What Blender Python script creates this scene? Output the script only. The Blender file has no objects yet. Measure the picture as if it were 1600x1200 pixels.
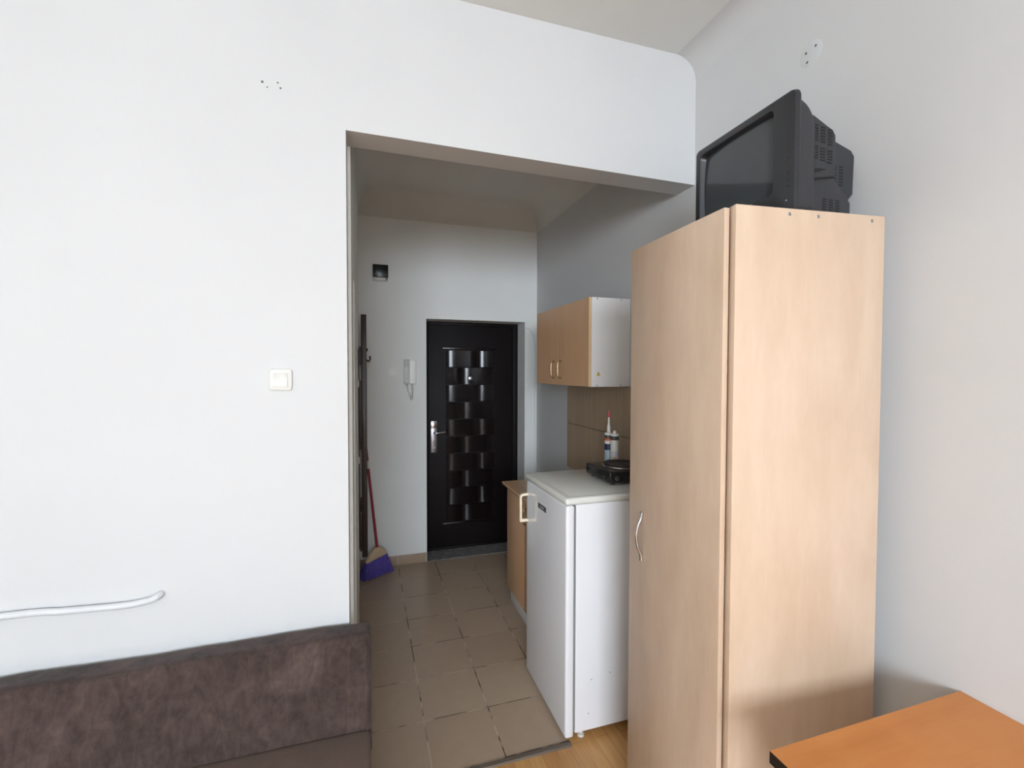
import bpy, bmesh, math, random
from mathutils import Vector, Matrix, noise
random.seed(7)
PI = math.pi
C = bpy.context.scene.collection

# ------------------------------------------------------------------ camera
CAM_H = 1.68
F_PX = 720.81
yaw, pitch, roll = math.radians(17.594), math.radians(-1.569), math.radians(0.122)
Fw = Vector((math.sin(yaw), math.cos(yaw), 0)); Rt = Vector((math.cos(yaw), -math.sin(yaw), 0)); Up = Vector((0, 0, 1))
F1 = Fw*math.cos(pitch) + Up*math.sin(pitch); U1 = Up*math.cos(pitch) - Fw*math.sin(pitch)
R2 = Rt*math.cos(roll) + U1*math.sin(roll); U2 = U1*math.cos(roll) - Rt*math.sin(roll)
cd = bpy.data.cameras.new('camera'); cam = bpy.data.objects.new('camera', cd); C.objects.link(cam)
cd.sensor_width = 36.0; cd.lens = F_PX/1600*36; cd.clip_start = 0.02
m3 = Matrix((R2, U2, -F1)).transposed()
cam.matrix_world = Matrix.Translation((0, 0, CAM_H)) @ m3.to_4x4()
bpy.context.scene.camera = cam

# ------------------------------------------------------------------ world, light, exposure
w = bpy.data.worlds.new('sky'); bpy.context.scene.world = w; w.use_nodes = True
w.node_tree.nodes['Background'].inputs[0].default_value = (0.72, 0.86, 1.0, 1)
w.node_tree.nodes['Background'].inputs[1].default_value = 2.0
def area(name, loc, target, sx, sy, power, col, spread=180):
    l = bpy.data.lights.new(name, 'AREA'); l.shape = 'RECTANGLE'; l.size = sx; l.size_y = sy
    l.energy = power; l.color = col; l.spread = math.radians(spread)
    o = bpy.data.objects.new(name, l); C.objects.link(o); o.location = loc
    o.rotation_euler = (Vector(target)-Vector(loc)).to_track_quat('-Z', 'Y').to_euler()
    return o
area('window_daylight', (-0.90, -3.92, 2.15), (0.35, 1.9, -0.7), 2.2, 1.6, 268, (0.79, 0.885, 1.0), 160)
vs = bpy.context.scene.view_settings
vs.view_transform = 'Standard'; vs.look = 'None'; vs.exposure = 0.0; vs.gamma = 1.0; vs.use_curve_mapping = False

# ------------------------------------------------------------------ measured planes of the place (metres)
YW, YW2 = 1.897, 2.03        # wall with the opening: room side, hall side
XO = -0.067                  # left edge of the opening
XH = -0.055                  # hallway left wall
XR = 1.532                   # right wall
ZL = 2.60                    # lintel
ZC = 3.19                    # ceiling
YD = 4.064                   # far wall of the hallway
XLW, YB = -2.45, -4.0        # room left wall and window wall
YT = 1.862                   # tiles start

# ------------------------------------------------------------------ materials
def nt(name):
    m = bpy.data.materials.new(name); m.use_nodes = True
    t = m.node_tree; b = t.nodes['Principled BSDF']
    return m, t, b
def N(t, typ, **kw):
    n = t.nodes.new(typ)
    for k, v in kw.items():
        if k in n.inputs.keys(): n.inputs[k].default_value = v
        else: setattr(n, k, v)
    return n
def srgb(r, g, b):
    f = lambda c: (c/255/12.92 if c/255 <= 0.04045 else ((c/255+0.055)/1.055)**2.4)
    return (f(r), f(g), f(b), 1)
def coords(t, scale=(1, 1, 1), rot=(0, 0, 0), loc=(0, 0, 0)):
    tc = N(t, 'ShaderNodeTexCoord'); mp = N(t, 'ShaderNodeMapping')
    mp.inputs['Scale'].default_value = scale; mp.inputs['Rotation'].default_value = rot; mp.inputs['Location'].default_value = loc
    t.links.new(tc.outputs['Object'], mp.inputs['Vector']); return mp.outputs['Vector']
def ramp(t, fac, stops):
    r = N(t, 'ShaderNodeValToRGB'); e = r.color_ramp.elements
    while len(e) < len(stops): e.new(0.5)
    for el, (p, c) in zip(e, stops): el.position = p; el.color = c
    t.links.new(fac, r.inputs['Fac']); return r.outputs['Color']
def noise_tex(t, vec, scale, detail=3, rough=0.5, dist=0.0):
    n = N(t, 'ShaderNodeTexNoise'); n.inputs['Scale'].default_value = scale; n.inputs['Detail'].default_value = detail
    n.inputs['Roughness'].default_value = rough; n.inputs['Distortion'].default_value = dist
    t.links.new(vec, n.inputs['Vector']); return n.outputs['Fac']
def bump(t, b, h, strength=0.2, dist=0.002):
    n = N(t, 'ShaderNodeBump'); n.inputs['Strength'].default_value = strength; n.inputs['Distance'].default_value = dist
    t.links.new(h, n.inputs['Height']); t.links.new(n.outputs['Normal'], b.inputs['Normal'])
def mix(t, f, a, b_, mode='MIX'):
    n = N(t, 'ShaderNodeMix'); n.data_type = 'RGBA'; n.blend_type = mode
    for s, v in ((n.inputs[0], f), (n.inputs[6], a), (n.inputs[7], b_)):
        if hasattr(v, 'is_output'): t.links.new(v, s)
        else: s.default_value = v
    return n.outputs[2]
def plain(name, col, rough=0.5, metal=0.0, var=0.04, vscale=8, bmp=0.0, bscale=200, coat=0.0, spec=0.5):
    m, t, b = nt(name); v = coords(t)
    c2 = tuple(max(0, c*(1-var)) for c in col[:3])+(1,)
    t.links.new(ramp(t, noise_tex(t, v, vscale), [(0.35, c2), (0.65, col)]), b.inputs['Base Color'])
    b.inputs['Roughness'].default_value = rough; b.inputs['Metallic'].default_value = metal
    b.inputs['Coat Weight'].default_value = coat; b.inputs['Specular IOR Level'].default_value = spec
    if bmp: bump(t, b, noise_tex(t, v, bscale), bmp, 0.001)
    return m
def plaster(name, col, rough=0.75):
    m, t, b = nt(name); v = coords(t)
    c2 = tuple(c*0.97 for c in col[:3])+(1,)
    t.links.new(ramp(t, noise_tex(t, v, 1.7, 4), [(0.35, c2), (0.65, col)]), b.inputs['Base Color'])
    b.inputs['Roughness'].default_value = rough
    a = noise_tex(t, v, 3.0, 3); c = noise_tex(t, v, 120, 3)
    ad = N(t, 'ShaderNodeMath', operation='MULTIPLY_ADD'); t.links.new(c, ad.inputs[0]); ad.inputs[1].default_value = 0.03
    t.links.new(a, ad.inputs[2]); bump(t, b, ad.outputs[0], 0.25, 0.01)
    return m
def wood(name, base, dark, light, rough=0.35, along='z', stretch=9, scale=6, blotch=0.5, coat=0.15, vein=0.35, dist=0.9):
    m, t, b = nt(name)
    s = {'z': (1, 1, 1/stretch), 'y': (1, 1/stretch, 1), 'x': (1/stretch, 1, 1)}[along]
    v = coords(t, s)
    n1 = noise_tex(t, v, scale, 5, 0.6, dist); n2 = noise_tex(t, v, scale*9, 3, 0.5)
    c1 = ramp(t, n1, [(0.30, dark), (0.5, base), (0.72, light)])
    c2 = mix(t, vein, c1, ramp(t, n2, [(0.3, dark), (0.7, light)]))
    n3 = noise_tex(t, coords(t, (1, 1, 1) if along != 'z' else (1, 1, 0.35)), 6, 4, 0.6, 0.4)
    c3 = mix(t, blotch, c2, ramp(t, n3, [(0.33, tuple(c*0.84 for c in base[:3])+(1,)), (0.62, light)]))
    t.links.new(c3, b.inputs['Base Color']); b.inputs['Roughness'].default_value = rough
    b.inputs['Coat Weight'].default_value = coat; b.inputs['Coat Roughness'].default_value = 0.3
    return m

M = {}
M['wall'] = plaster('wall_paint', srgb(208, 208, 207))
M['brightened_wall'] = plaster('brightened_wall_paint', srgb(242, 243, 239))  # light put into the paint colour, paler to lift dim hall and bounce
M['ceiling'] = plaster('ceiling_paint', srgb(226, 225, 219))
M['roomceil'] = plaster('room_ceiling_paint', srgb(226, 227, 223))
M['hole'] = plain('dark_hole', srgb(95, 95, 92), 0.9)
M['filler'] = plain('wall_filler', srgb(208, 209, 209), 0.85)
M['maple'] = wood('maple_laminate', srgb(200, 173, 147), srgb(188, 158, 130), srgb(211, 187, 163), rough=0.42, along='z', stretch=5, scale=8, blotch=0.42, coat=0.1, vein=0.15, dist=0.2)
M['maple_edge'] = plain('maple_edge_band', srgb(232, 206, 178), 0.4)
M['beech'] = wood('beech_laminate', srgb(210, 166, 124), srgb(202, 156, 112), srgb(218, 176, 136), rough=0.4, along='z', stretch=14, scale=14, blotch=0.2, coat=0.1)
M['beech_top'] = wood('beech_worktop_laminate', srgb(205, 163, 118), srgb(190, 146, 102), srgb(214, 175, 132), rough=0.35, along='y', stretch=12, scale=12, blotch=0.2)
M['beech_edge'] = plain('pale_beech_edging', srgb(222, 192, 150), 0.4)
M['whitelam'] = plain('white_laminate', srgb(232, 230, 228), 0.35, var=0.01)
M['cherry'] = wood('cherry_tabletop', srgb(198, 126, 62), srgb(188, 114, 50), srgb(206, 136, 74), rough=0.42, along='x', stretch=10, scale=9, blotch=0.25, coat=0.05, vein=0.2)
M['dark_edge'] = plain('black_edge_band', srgb(30, 24, 22), 0.4)
M['fridge'] = plain('white_enamel', srgb(236, 236, 238), 0.16, var=0.01, coat=0.6)
M['fridge_top'] = plain('off_white_plastic_top', srgb(226, 225, 217), 0.25, var=0.02)
M['gasket'] = plain('grey_gasket', srgb(140, 139, 139), 0.6)
M['cream'] = plain('cream_plastic', srgb(243, 228, 200), 0.3, var=0.02)
M['badge'] = plain('dark_badge', srgb(70, 68, 72), 0.3)
M['badge_text'] = plain('silver_print', srgb(170, 170, 175), 0.3)
M['black'] = plain('black_plastic', srgb(38, 38, 40), 0.42, bmp=0.15, bscale=600)
M['tvblack'] = plain('television_case_plastic', srgb(44, 44, 47), 0.5, bmp=0.2, bscale=700)
M['bezel'] = plain('television_bezel_plastic', srgb(36, 37, 40), 0.34)
M['ventdark'] = plain('vent_slot_black', srgb(14, 14, 16), 0.8)
M['screen'] = plain('grey_tube_glass', srgb(58, 62, 64), 0.09, var=0.02)
M['hotblack'] = plain('black_enamel', srgb(30, 29, 28), 0.22)
M['iron'] = plain('cast_iron', srgb(44, 34, 32), 0.6, bmp=0.3)
M['chrome'] = plain('chrome', srgb(205, 205, 208), 0.2, metal=1.0, var=0.02)
M['steel'] = plain('brushed_steel', srgb(170, 168, 170), 0.35, metal=1.0)
M['brass'] = plain('pale_brass', srgb(170, 152, 118), 0.35, metal=1.0)
M['whiteplastic'] = plain('white_plastic', srgb(214, 212, 205), 0.35, var=0.01)
M['paleplastic'] = plain('bright_white_plastic', srgb(250, 249, 244), 0.35, var=0.01)
M['greyplastic'] = plain('grey_plastic', srgb(222, 222, 217), 0.45)
M['pipe'] = plain('white_pipe_paint', srgb(212, 213, 214), 0.35, var=0.01)
M['trim'] = plain('white_gloss_paint', srgb(226, 224, 220), 0.4, var=0.03)
M['rack'] = wood('dark_walnut_wood', srgb(52, 36, 33), srgb(38, 27, 25), srgb(64, 46, 42), rough=0.4, along='z')
M['doorskin'] = plain('dark_brown_door_skin', srgb(22, 15, 16), 0.55, var=0.2, vscale=3, spec=0.2)
M['doorpad'] = plain('dark_brown_door_relief', srgb(22, 15, 16), 0.2, var=0.2, vscale=3, spec=0.4)
M['red'] = plain('red_painted_handle', srgb(150, 28, 48), 0.35)
M['broomblock'] = plain('beige_plastic', srgb(222, 196, 162), 0.5)
M['bristle'] = plain('violet_bristle', srgb(104, 88, 190), 0.55, var=0.35, vscale=60)
M['tube_white'] = plain('cartridge_white_plastic', srgb(236, 234, 228), 0.35)
M['tube_band'] = plain('cartridge_grey_band', srgb(78, 76, 76), 0.4)
M['tube_pink'] = plain('pink_cap', srgb(214, 92, 104), 0.4)
M['tube_orange'] = plain('label_orange', srgb(224, 112, 60), 0.4)
M['tube_navy'] = plain('label_navy', srgb(34, 50, 92), 0.4)
M['tube_pale'] = plain('label_pale_blue', srgb(170, 190, 196), 0.4)
M['tube_silver'] = plain('label_silver', srgb(214, 210, 214), 0.35)
M['tube_yellow'] = plain('label_yellow', srgb(222, 208, 140), 0.4)
M['yellow'] = plain('yellow_sticker', srgb(214, 178, 60), 0.4)
M['concrete'] = plain('bare_concrete', srgb(128, 124, 122), 0.9, var=0.35, vscale=25, bmp=0.5, bscale=60)
M['strip'] = plain('grey_threshold_metal', srgb(112, 100, 88), 0.4, metal=0.3)
M['smoke'] = plain('smoked_black_cover', srgb(24, 22, 22), 0.3)
M['curtainwhite'] = plain('window_frame_white', srgb(235, 235, 235), 0.4)
m, t, b = nt('window_glass'); b.inputs['Transmission Weight'].default_value = 1.0; b.inputs['Roughness'].default_value = 0.0; b.inputs['IOR'].default_value = 1.1; M['glass'] = m

# velvet upholstery
def velvet(name, a, d, l, sheen):
    m, t, b = nt(name); v = coords(t)
    n1 = noise_tex(t, v, 5.5, 6, 0.65, 0.8); n2 = noise_tex(t, v, 38, 4, 0.6)
    n3 = noise_tex(t, coords(t, (1, 1, 0.25)), 28, 4, 0.65, 1.2)
    c = mix(t, 0.38, ramp(t, n1, [(0.32, d), (0.5, a), (0.7, l)]), ramp(t, n3, [(0.35, d), (0.68, l)]))
    c = mix(t, 0.2, c, ramp(t, n2, [(0.35, d), (0.7, l)]))
    t.links.new(c, b.inputs['Base Color']); b.inputs['Roughness'].default_value = 0.9
    b.inputs['Sheen Weight'].default_value = sheen; b.inputs['Sheen Roughness'].default_value = 0.45
    b.inputs['Specular IOR Level'].default_value = 0.15
    bump(t, b, n2, 0.35, 0.003)
    return m
M['velvet'] = velvet('brown_velvet', srgb(66, 54, 50), srgb(48, 38, 35), srgb(94, 78, 72), 0.12)
M['seat'] = velvet('brown_suede_seat', srgb(92, 76, 67), srgb(87, 71, 62), srgb(99, 82, 73), 0.08)

# floor tiles of the hallway: square taupe tiles, uneven dark and pale grout
def tile_floor():
    m, t, b = nt('taupe_floor_tiles'); v = coords(t)
    sp = N(t, 'ShaderNodeSeparateXYZ'); t.links.new(v, sp.inputs[0])
    wob = noise_tex(t, v, 9, 2)
    def line(out, org, s, wd):
        a = N(t, 'ShaderNodeMath', operation='SUBTRACT'); t.links.new(out, a.inputs[0]); a.inputs[1].default_value = org - 20*s
        d = N(t, 'ShaderNodeMath', operation='DIVIDE'); t.links.new(a.outputs[0], d.inputs[0]); d.inputs[1].default_value = s
        wv = N(t, 'ShaderNodeMath', operation='MULTIPLY_ADD'); t.links.new(wob, wv.inputs[0]); wv.inputs[1].default_value = 0.012; t.links.new(d.outputs[0], wv.inputs[2])
        f = N(t, 'ShaderNodeMath', operation='PINGPONG'); t.links.new(wv.outputs[0], f.inputs[0]); f.inputs[1].default_value = 0.5
        l = N(t, 'ShaderNodeMath', operation='LESS_THAN'); t.links.new(f.outputs[0], l.inputs[0]); l.inputs[1].default_value = wd/s/2
        fl = N(t, 'ShaderNodeMath', operation='FLOOR'); t.links.new(d.outputs[0], fl.inputs[0])
        return l.outputs[0], fl.outputs[0]
    lx, ix = line(sp.outputs[0], 0.259, 0.315, 0.0055); ly, iy = line(sp.outputs[1], 2.196, 0.315, 0.0045)
    mx = N(t, 'ShaderNodeMath', operation='MAXIMUM'); t.links.new(lx, mx.inputs[0]); t.links.new(ly, mx.inputs[1])
    cb = N(t, 'ShaderNodeCombineXYZ'); t.links.new(ix, cb.inputs[0]); t.links.new(iy, cb.inputs[1])
    wn = N(t, 'ShaderNodeTexWhiteNoise'); t.links.new(cb.outputs[0], wn.inputs[0])
    tilec = mix(t, wn.outputs['Value'], srgb(170, 148, 126), srgb(176, 156, 134))
    tilec = mix(t, 0.25, tilec, ramp(t, noise_tex(t, v, 14, 5, 0.7), [(0.3, srgb(160, 139, 119)), (0.7, srgb(180, 160, 139))]))
    gr = ramp(t, noise_tex(t, v, 4.5, 3, 0.7), [(0.44, srgb(66, 54, 46)), (0.56, srgb(192, 178, 160))])
    t.links.new(mix(t, mx.outputs[0], tilec, gr), b.inputs['Base Color'])
    b.inputs['Roughness'].default_value = 0.30
    inv = N(t, 'ShaderNodeMath', operation='SUBTRACT'); inv.inputs[0].default_value = 1.0; t.links.new(mx.outputs[0], inv.inputs[1])
    bump(t, b, inv.outputs[0], 0.5, 0.002)
    return m
M['tiles'] = tile_floor()

def laminate_floor():
    m, t, b = nt('oak_laminate_floor'); v = coords(t, (1, 1, 1), (0, 0, PI/2))
    br = N(t, 'ShaderNodeTexBrick'); t.links.new(v, br.inputs['Vector'])
    br.inputs['Scale'].default_value = 1.0; br.inputs['Brick Width'].default_value = 0.62; br.inputs['Row Height'].default_value = 0.066
    br.inputs['Mortar Size'].default_value = 0.0012; br.inputs['Color1'].default_value = srgb(178, 124, 70); br.inputs['Color2'].default_value = srgb(205, 156, 96)
    br.inputs['Mortar'].default_value = srgb(120, 78, 42); br.offset = 0.37
    g = noise_tex(t, coords(t, (1, 0.08, 1)), 60, 5, 0.6, 0.6)
    c = mix(t, 0.35, br.outputs['Color'], ramp(t, g, [(0.3, srgb(164, 110, 58)), (0.7, srgb(210, 166, 108))]))
    t.links.new(c, b.inputs['Base Color']); b.inputs['Roughness'].default_value = 0.35
    return m
M['laminate'] = laminate_floor()

def wall_tiles():
    m, t, b = nt('taupe_wall_tiles'); v = coords(t)
    st = noise_tex(t, coords(t, (1, 1, 0.02)), 55, 3, 0.6)
    c = ramp(t, st, [(0.35, srgb(172, 150, 124)), (0.65, srgb(184, 163, 136))])
    t.links.new(c, b.inputs['Base Color']); b.inputs['Roughness'].default_value = 0.3
    return m
M['walltile'] = wall_tiles()
M['grout_dark'] = plain('dark_grout', srgb(62, 52, 44), 0.9)

# ------------------------------------------------------------------ mesh helpers
def BM(): return bmesh.new()
def box(bm, x0, x1, y0, y1, z0, z1, bev=0.0, seg=2, mi=0):
    r = bmesh.ops.create_cube(bm, size=1.0)
    vs_ = r['verts']
    for v in vs_:
        v.co = Vector((x0+(v.co.x+.5)*(x1-x0), y0+(v.co.y+.5)*(y1-y0), z0+(v.co.z+.5)*(z1-z0)))
    fs = {f for v in vs_ for f in v.link_faces}
    for f in fs: f.material_index = mi
    if bev:
        es = {e for v in vs_ for e in v.link_edges}
        r2 = bmesh.ops.bevel(bm, geom=list(es), offset=bev, segments=seg, profile=0.5, affect='EDGES')
        for f in r2['faces']: f.material_index = mi
    return bm
def prism(bm, pts, axis, a, b, mi=0, bev=0.0, seg=2):
    """polygon pts extruded along axis from a to b; pts given in the two other axes, in xyz order"""
    def mk(p, d):
        return {'x': (d, p[0], p[1]), 'y': (p[0], d, p[1]), 'z': (p[0], p[1], d)}[axis]
    A = [bm.verts.new(mk(p, a)) for p in pts]; B = [bm.verts.new(mk(p, b)) for p in pts]
    fs = [bm.faces.new(A), bm.faces.new(B[::-1])]
    n = len(pts)
    for i in range(n): fs.append(bm.faces.new((A[i], B[i], B[(i+1) % n], A[(i+1) % n])))
    for f in fs: f.material_index = mi
    bmesh.ops.recalc_face_normals(bm, faces=fs)
    if bev:
        es = {e for f in fs for e in f.edges}
        bmesh.ops.bevel(bm, geom=list(es), offset=bev, segments=seg, profile=0.5, affect='EDGES')
    return bm
def tube(bm, pts, r, n=12, mi=0, flat=1.0, cap=True):
    pts = [Vector(p) for p in pts]; rings = []
    T0 = (pts[1]-pts[0]).normalized()
    nrm = T0.orthogonal().normalized()
    for i, p in enumerate(pts):
        T = ((pts[min(i+1, len(pts)-1)]-pts[i]).normalized() + (pts[i]-pts[max(i-1, 0)]).normalized())
        T = T.normalized() if T.length > 1e-6 else T0
        nrm = (nrm - T*nrm.dot(T)).normalized(); bn = T.cross(nrm)
        rr = r[i] if isinstance(r, (list, tuple)) else r
        rings.append([bm.verts.new(p + (nrm*math.cos(2*PI*k/n) + bn*math.sin(2*PI*k/n)*flat)*rr) for k in range(n)])
    fs = []
    for a, b_ in zip(rings, rings[1:]):
        for k in range(n): fs.append(bm.faces.new((a[k], a[(k+1) % n], b_[(k+1) % n], b_[k])))
    if cap: fs += [bm.faces.new(rings[0][::-1]), bm.faces.new(rings[-1])]
    for f in fs: f.material_index = mi; f.smooth = True
    bmesh.ops.recalc_face_normals(bm, faces=fs)
    return bm
def lathe(bm, prof, c, axis='z', n=32, mi=0, mis=None):
    c = Vector(c); rings = []
    for r_, h in prof:
        ring = []
        for k in range(n):
            a = 2*PI*k/n; u, v = r_*math.cos(a), r_*math.sin(a)
            ring.append(bm.verts.new(c + Vector({'z': (u, v, h), 'x': (h, u, v), 'y': (u, h, v)}[axis])))
        rings.append(ring)
    fs = []
    for i, (a, b_) in enumerate(zip(rings, rings[1:])):
        for k in range(n):
            f = bm.faces.new((a[k], a[(k+1) % n], b_[(k+1) % n], b_[k])); f.material_index = mis[i] if mis else mi; f.smooth = True; fs.append(f)
    f = bm.faces.new(rings[0][::-1]); f.material_index = mis[0] if mis else mi; fs.append(f)
    f = bm.faces.new(rings[-1]); f.material_index = mis[-1] if mis else mi; fs.append(f)
    bmesh.ops.recalc_face_normals(bm, faces=fs)
    return bm
def smooth_path(pts, k=6):
    pts = [Vector(p) for p in pts]; out = []
    P_ = [pts[0]]+pts+[pts[-1]]
    for i in range(1, len(P_)-2):
        p0, p1, p2, p3 = P_[i-1:i+3]
        for s in range(k):
            u = s/k
            out.append(0.5*((2*p1)+(p2-p0)*u+(2*p0-5*p1+4*p2-p3)*u*u+(3*p1-p0-3*p2+p3)*u**3))
    out.append(pts[-1]); return out
def obj(name, bm, mats, parent=None, label=None, auto=True, origin=None):
    """parts are built in the coordinates of their thing; origin moves the object's own origin"""
    if origin is not None: bmesh.ops.translate(bm, verts=bm.verts, vec=-Vector(origin))
    me = bpy.data.meshes.new(name); bm.to_mesh(me); bm.free()
    for m_ in (mats if isinstance(mats, (list, tuple)) else [mats]): me.materials.append(m_)
    o = bpy.data.objects.new(name, me); C.objects.link(o)
    if auto:
        me.polygons.foreach_set('use_smooth', [True]*len(me.polygons))
        try: me.set_sharp_from_angle(angle=math.radians(38))
        except Exception: pass
    if parent is not None: o.parent = parent
    if origin is not None: o.location = origin
    if label: o['label'] = label
    return o
def thing(name, label, cat, loc=(0, 0, 0), rz=0.0, group=None):
    o = bpy.data.objects.new(name, None); C.objects.link(o); o.location = loc; o.rotation_euler = (0, 0, rz)
    o.empty_display_size = 0.1
    o['label'] = label; o['category'] = cat
    if group: o['group'] = group
    return o
def tag(o, label, cat, group=None):
    o['label'] = label; o['category'] = cat
    if group: o['group'] = group
    return o
def structure(o, label=None):
    o['kind'] = 'structure'
    if label: o['label'] = label
    return o
def disc(bm, c, n_axis, r, mi=0, th=0.0008, n=14):
    ax = n_axis[-1]; s = -1 if n_axis[0] == '-' else 1
    lathe(bm, [(r, 0), (r*0.9, s*th)], c, ax, n, mi)

def rounded_poly(pts, rad, k=5, sub=6):
    out = []; n = len(pts)
    for i in range(n):
        p0, p1, p2 = Vector(pts[i-1]), Vector(pts[i]), Vector(pts[(i+1) % n])
        r_ = rad[i] if isinstance(rad, (list, tuple)) else rad
        a = p1+(p0-p1).normalized()*r_; b_ = p1+(p2-p1).normalized()*r_
        for j in range(k+1):
            u = j/k; out.append(tuple((1-u)**2*a+2*u*(1-u)*p1+u*u*b_))
        nxt = Vector(pts[(i+1) % n]); r2 = rad[(i+1) % n] if isinstance(rad, (list, tuple)) else rad
        c = nxt+(p1-nxt).normalized()*r2
        for j in range(1, sub): out.append(tuple(b_.lerp(c, j/sub)))
    return out

# ------------------------------------------------------------------ the setting
bm = BM(); prism(bm, [(XLW, YB), (XR, YB), (XR, 1.95), (0.872, 1.95), (0.872, YT-0.018), (XLW, YT-0.018)], 'z', -0.05, 0.0)
structure(obj('floor', bm, M['laminate']), 'honey oak laminate floor of the room')
bm = BM(); prism(bm, [(XLW, YT+0.012), (0.872, YT+0.012), (0.872, 1.95), (XR, 1.95), (XR, YD), (XH-0.02, YD), (XH-0.02, YW), (XLW, YW)], 'z', -0.05, 0.0)
structure(obj('floor', bm, M['tiles']), 'taupe square floor tiles of the hallway')
bm = BM(); prism(bm, [(YT-0.018, 0.0), (YT-0.012, 0.006), (YT+0.006, 0.007), (YT+0.012, 0.002), (YT+0.012, -0.05), (YT-0.018, -0.05)], 'x', XLW, 0.872)
structure(obj('trim_1', bm, M['strip']), 'grey metal strip between laminate and tiles')

# wall with the opening, holes included
bm = BM()
prism(bm, [(XLW, 0), (XO, 0), (XO, ZL), (XR, ZL-0.012), (XR, ZC), (XLW, ZC)], 'y', YW, YW2)
for x, z, r in ((-0.351, 2.728, 0.0045), (-0.300, 2.734, 0.003), (-0.291, 2.716, 0.0035), (-0.335, 2.712, 0.0025)):
    disc(bm, (x, YW, z), '-y', r, 1)
structure(obj('wall_front', bm, [M['wall'], M['hole']]), 'white wall with the doorless opening to the hallway')

# right wall of room and kitchen with a soft cove under the ceiling
RC = 0.11
cove = [(XR, ZC-RC)] + [(XR-RC+RC*math.cos(a), ZC-RC+RC*math.sin(a)) for a in [PI/2*k/10 for k in range(1, 11)]]
bm = BM()
prism(bm, [(XR, 0.0)] + cove + [(XR-RC, ZC+0.08), (XR+0.12, ZC+0.08), (XR+0.12, 0.0)], 'y', YB-0.1, YD+0.35)
# old filled patch with three screw holes
lathe(bm, [(0.045, 0.0), (0.038, -0.0012), (0.006, -0.0015)], (XR, 1.285, 2.822), 'x', 24, 2)
for y, z in ((1.305, 2.835), (1.267, 2.839), (1.300, 2.800)): disc(bm, (XR-0.0014, y, z), '-x', 0.0045, 1)
structure(obj('wall_right', bm, [M['wall'], M['hole'], M['filler']]), 'white right-hand wall with soft coved top')
bm = BM(); box(bm, XLW, XR-RC, YB, YW2, ZC, ZC+0.08); box(bm, XH-0.1, XR, YW2, YD+0.1, ZC+0.05, ZC+0.12)
RH = 0.22    # the hallway's walls curve softly into its ceiling
structure(obj('ceiling', bm, M['roomceil']), 'white ceiling of the room')
bm = BM(); rings = []
for a in [PI/2*k/14 for k in range(15)]:
    d = RH*(1-math.cos(a)); z = ZC-RH+RH*math.sin(a)
    rings.append([bm.verts.new(p) for p in ((XH+d, YW2, z), (XH+d, YD-d, z), (XR-d, YD-d, z), (XR-d, YW2, z))])
for a_, b_ in zip(rings, rings[1:]):
    for k in range(3): bm.faces.new((a_[k], a_[k+1], b_[k+1], b_[k]))
bm.faces.new(rings[-1])
structure(obj('ceiling', bm, M['ceiling']), 'hallway ceiling with softly rounded edges')
bm = BM(); box(bm, XLW-0.12, XLW, YB-0.1, YW2, 0, ZC+0.08)
structure(obj('wall_left', bm, M['brightened_wall']))
# window wall behind the camera
WX0, WX1, WZ0, WZ1 = -1.95, 0.35, 1.0, 3.02
bm = BM()
box(bm, XLW, WX0, YB-0.25, YB, 0, ZC+.08); box(bm, WX1, XR, YB-0.25, YB, 0, ZC+.08)
box(bm, WX0, WX1, YB-0.25, YB, 0, WZ0); box(bm, WX0, WX1, YB-0.25, YB, WZ1, ZC+.08)
structure(obj('wall_back', bm, M['brightened_wall']))
bm = BM()
for x0, x1, z0, z1 in ((WX0, WX1, WZ0, WZ0+.07), (WX0, WX1, WZ1-.07, WZ1), (WX0, WX0+.07, WZ0+.07, WZ1-.07), (WX1-.07, WX1, WZ0+.07, WZ1-.07), (-0.84, -0.76, WZ0+.07, WZ1-.07)):
    box(bm, x0, x1, YB-0.15, YB-0.09, z0, z1, 0.006)
win = structure(obj('window_1', bm, M['curtainwhite']))
bm = BM(); box(bm, WX0+.07, WX1-.07, YB-0.125, YB-0.115, WZ0+.07, WZ1-.07); obj('pane', bm, M['glass'], win)
# hallway
bm = BM(); box(bm, XH-0.15, XH, YW2, YD, 0, ZC+0.08)
structure(obj('wall_hallway_left', bm, M['brightened_wall']), 'pale left wall of the hallway')
DX0, DX1, DZ, DR = 0.505, 1.413, 2.137, 4.29
bm = BM()
box(bm, XH-0.15, DX0, YD, YD+0.30, 0, ZC+0.08, 0.0); box(bm, DX1, XR, YD, YD+0.30, 0, ZC+0.08)
box(bm, DX0, DX1, YD, YD+0.30, DZ, ZC+0.08)
structure(obj('wall_hallway_far', bm, M['brightened_wall']), 'pale end wall of the hallway around the entrance door')
bm = BM(); box(bm, DX0, DX1, YD, DR+0.08, -0.05, 0.006)
structure(obj('trim_2', bm, M['concrete']), 'bare grey concrete door step')
bm = BM(); box(bm, XH, DX0-0.004, YD-0.009, YD, 0, 0.085, 0.002)
structure(obj('baseboard_far', bm, M['tiles']), 'taupe tile skirting below the intercom')

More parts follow.
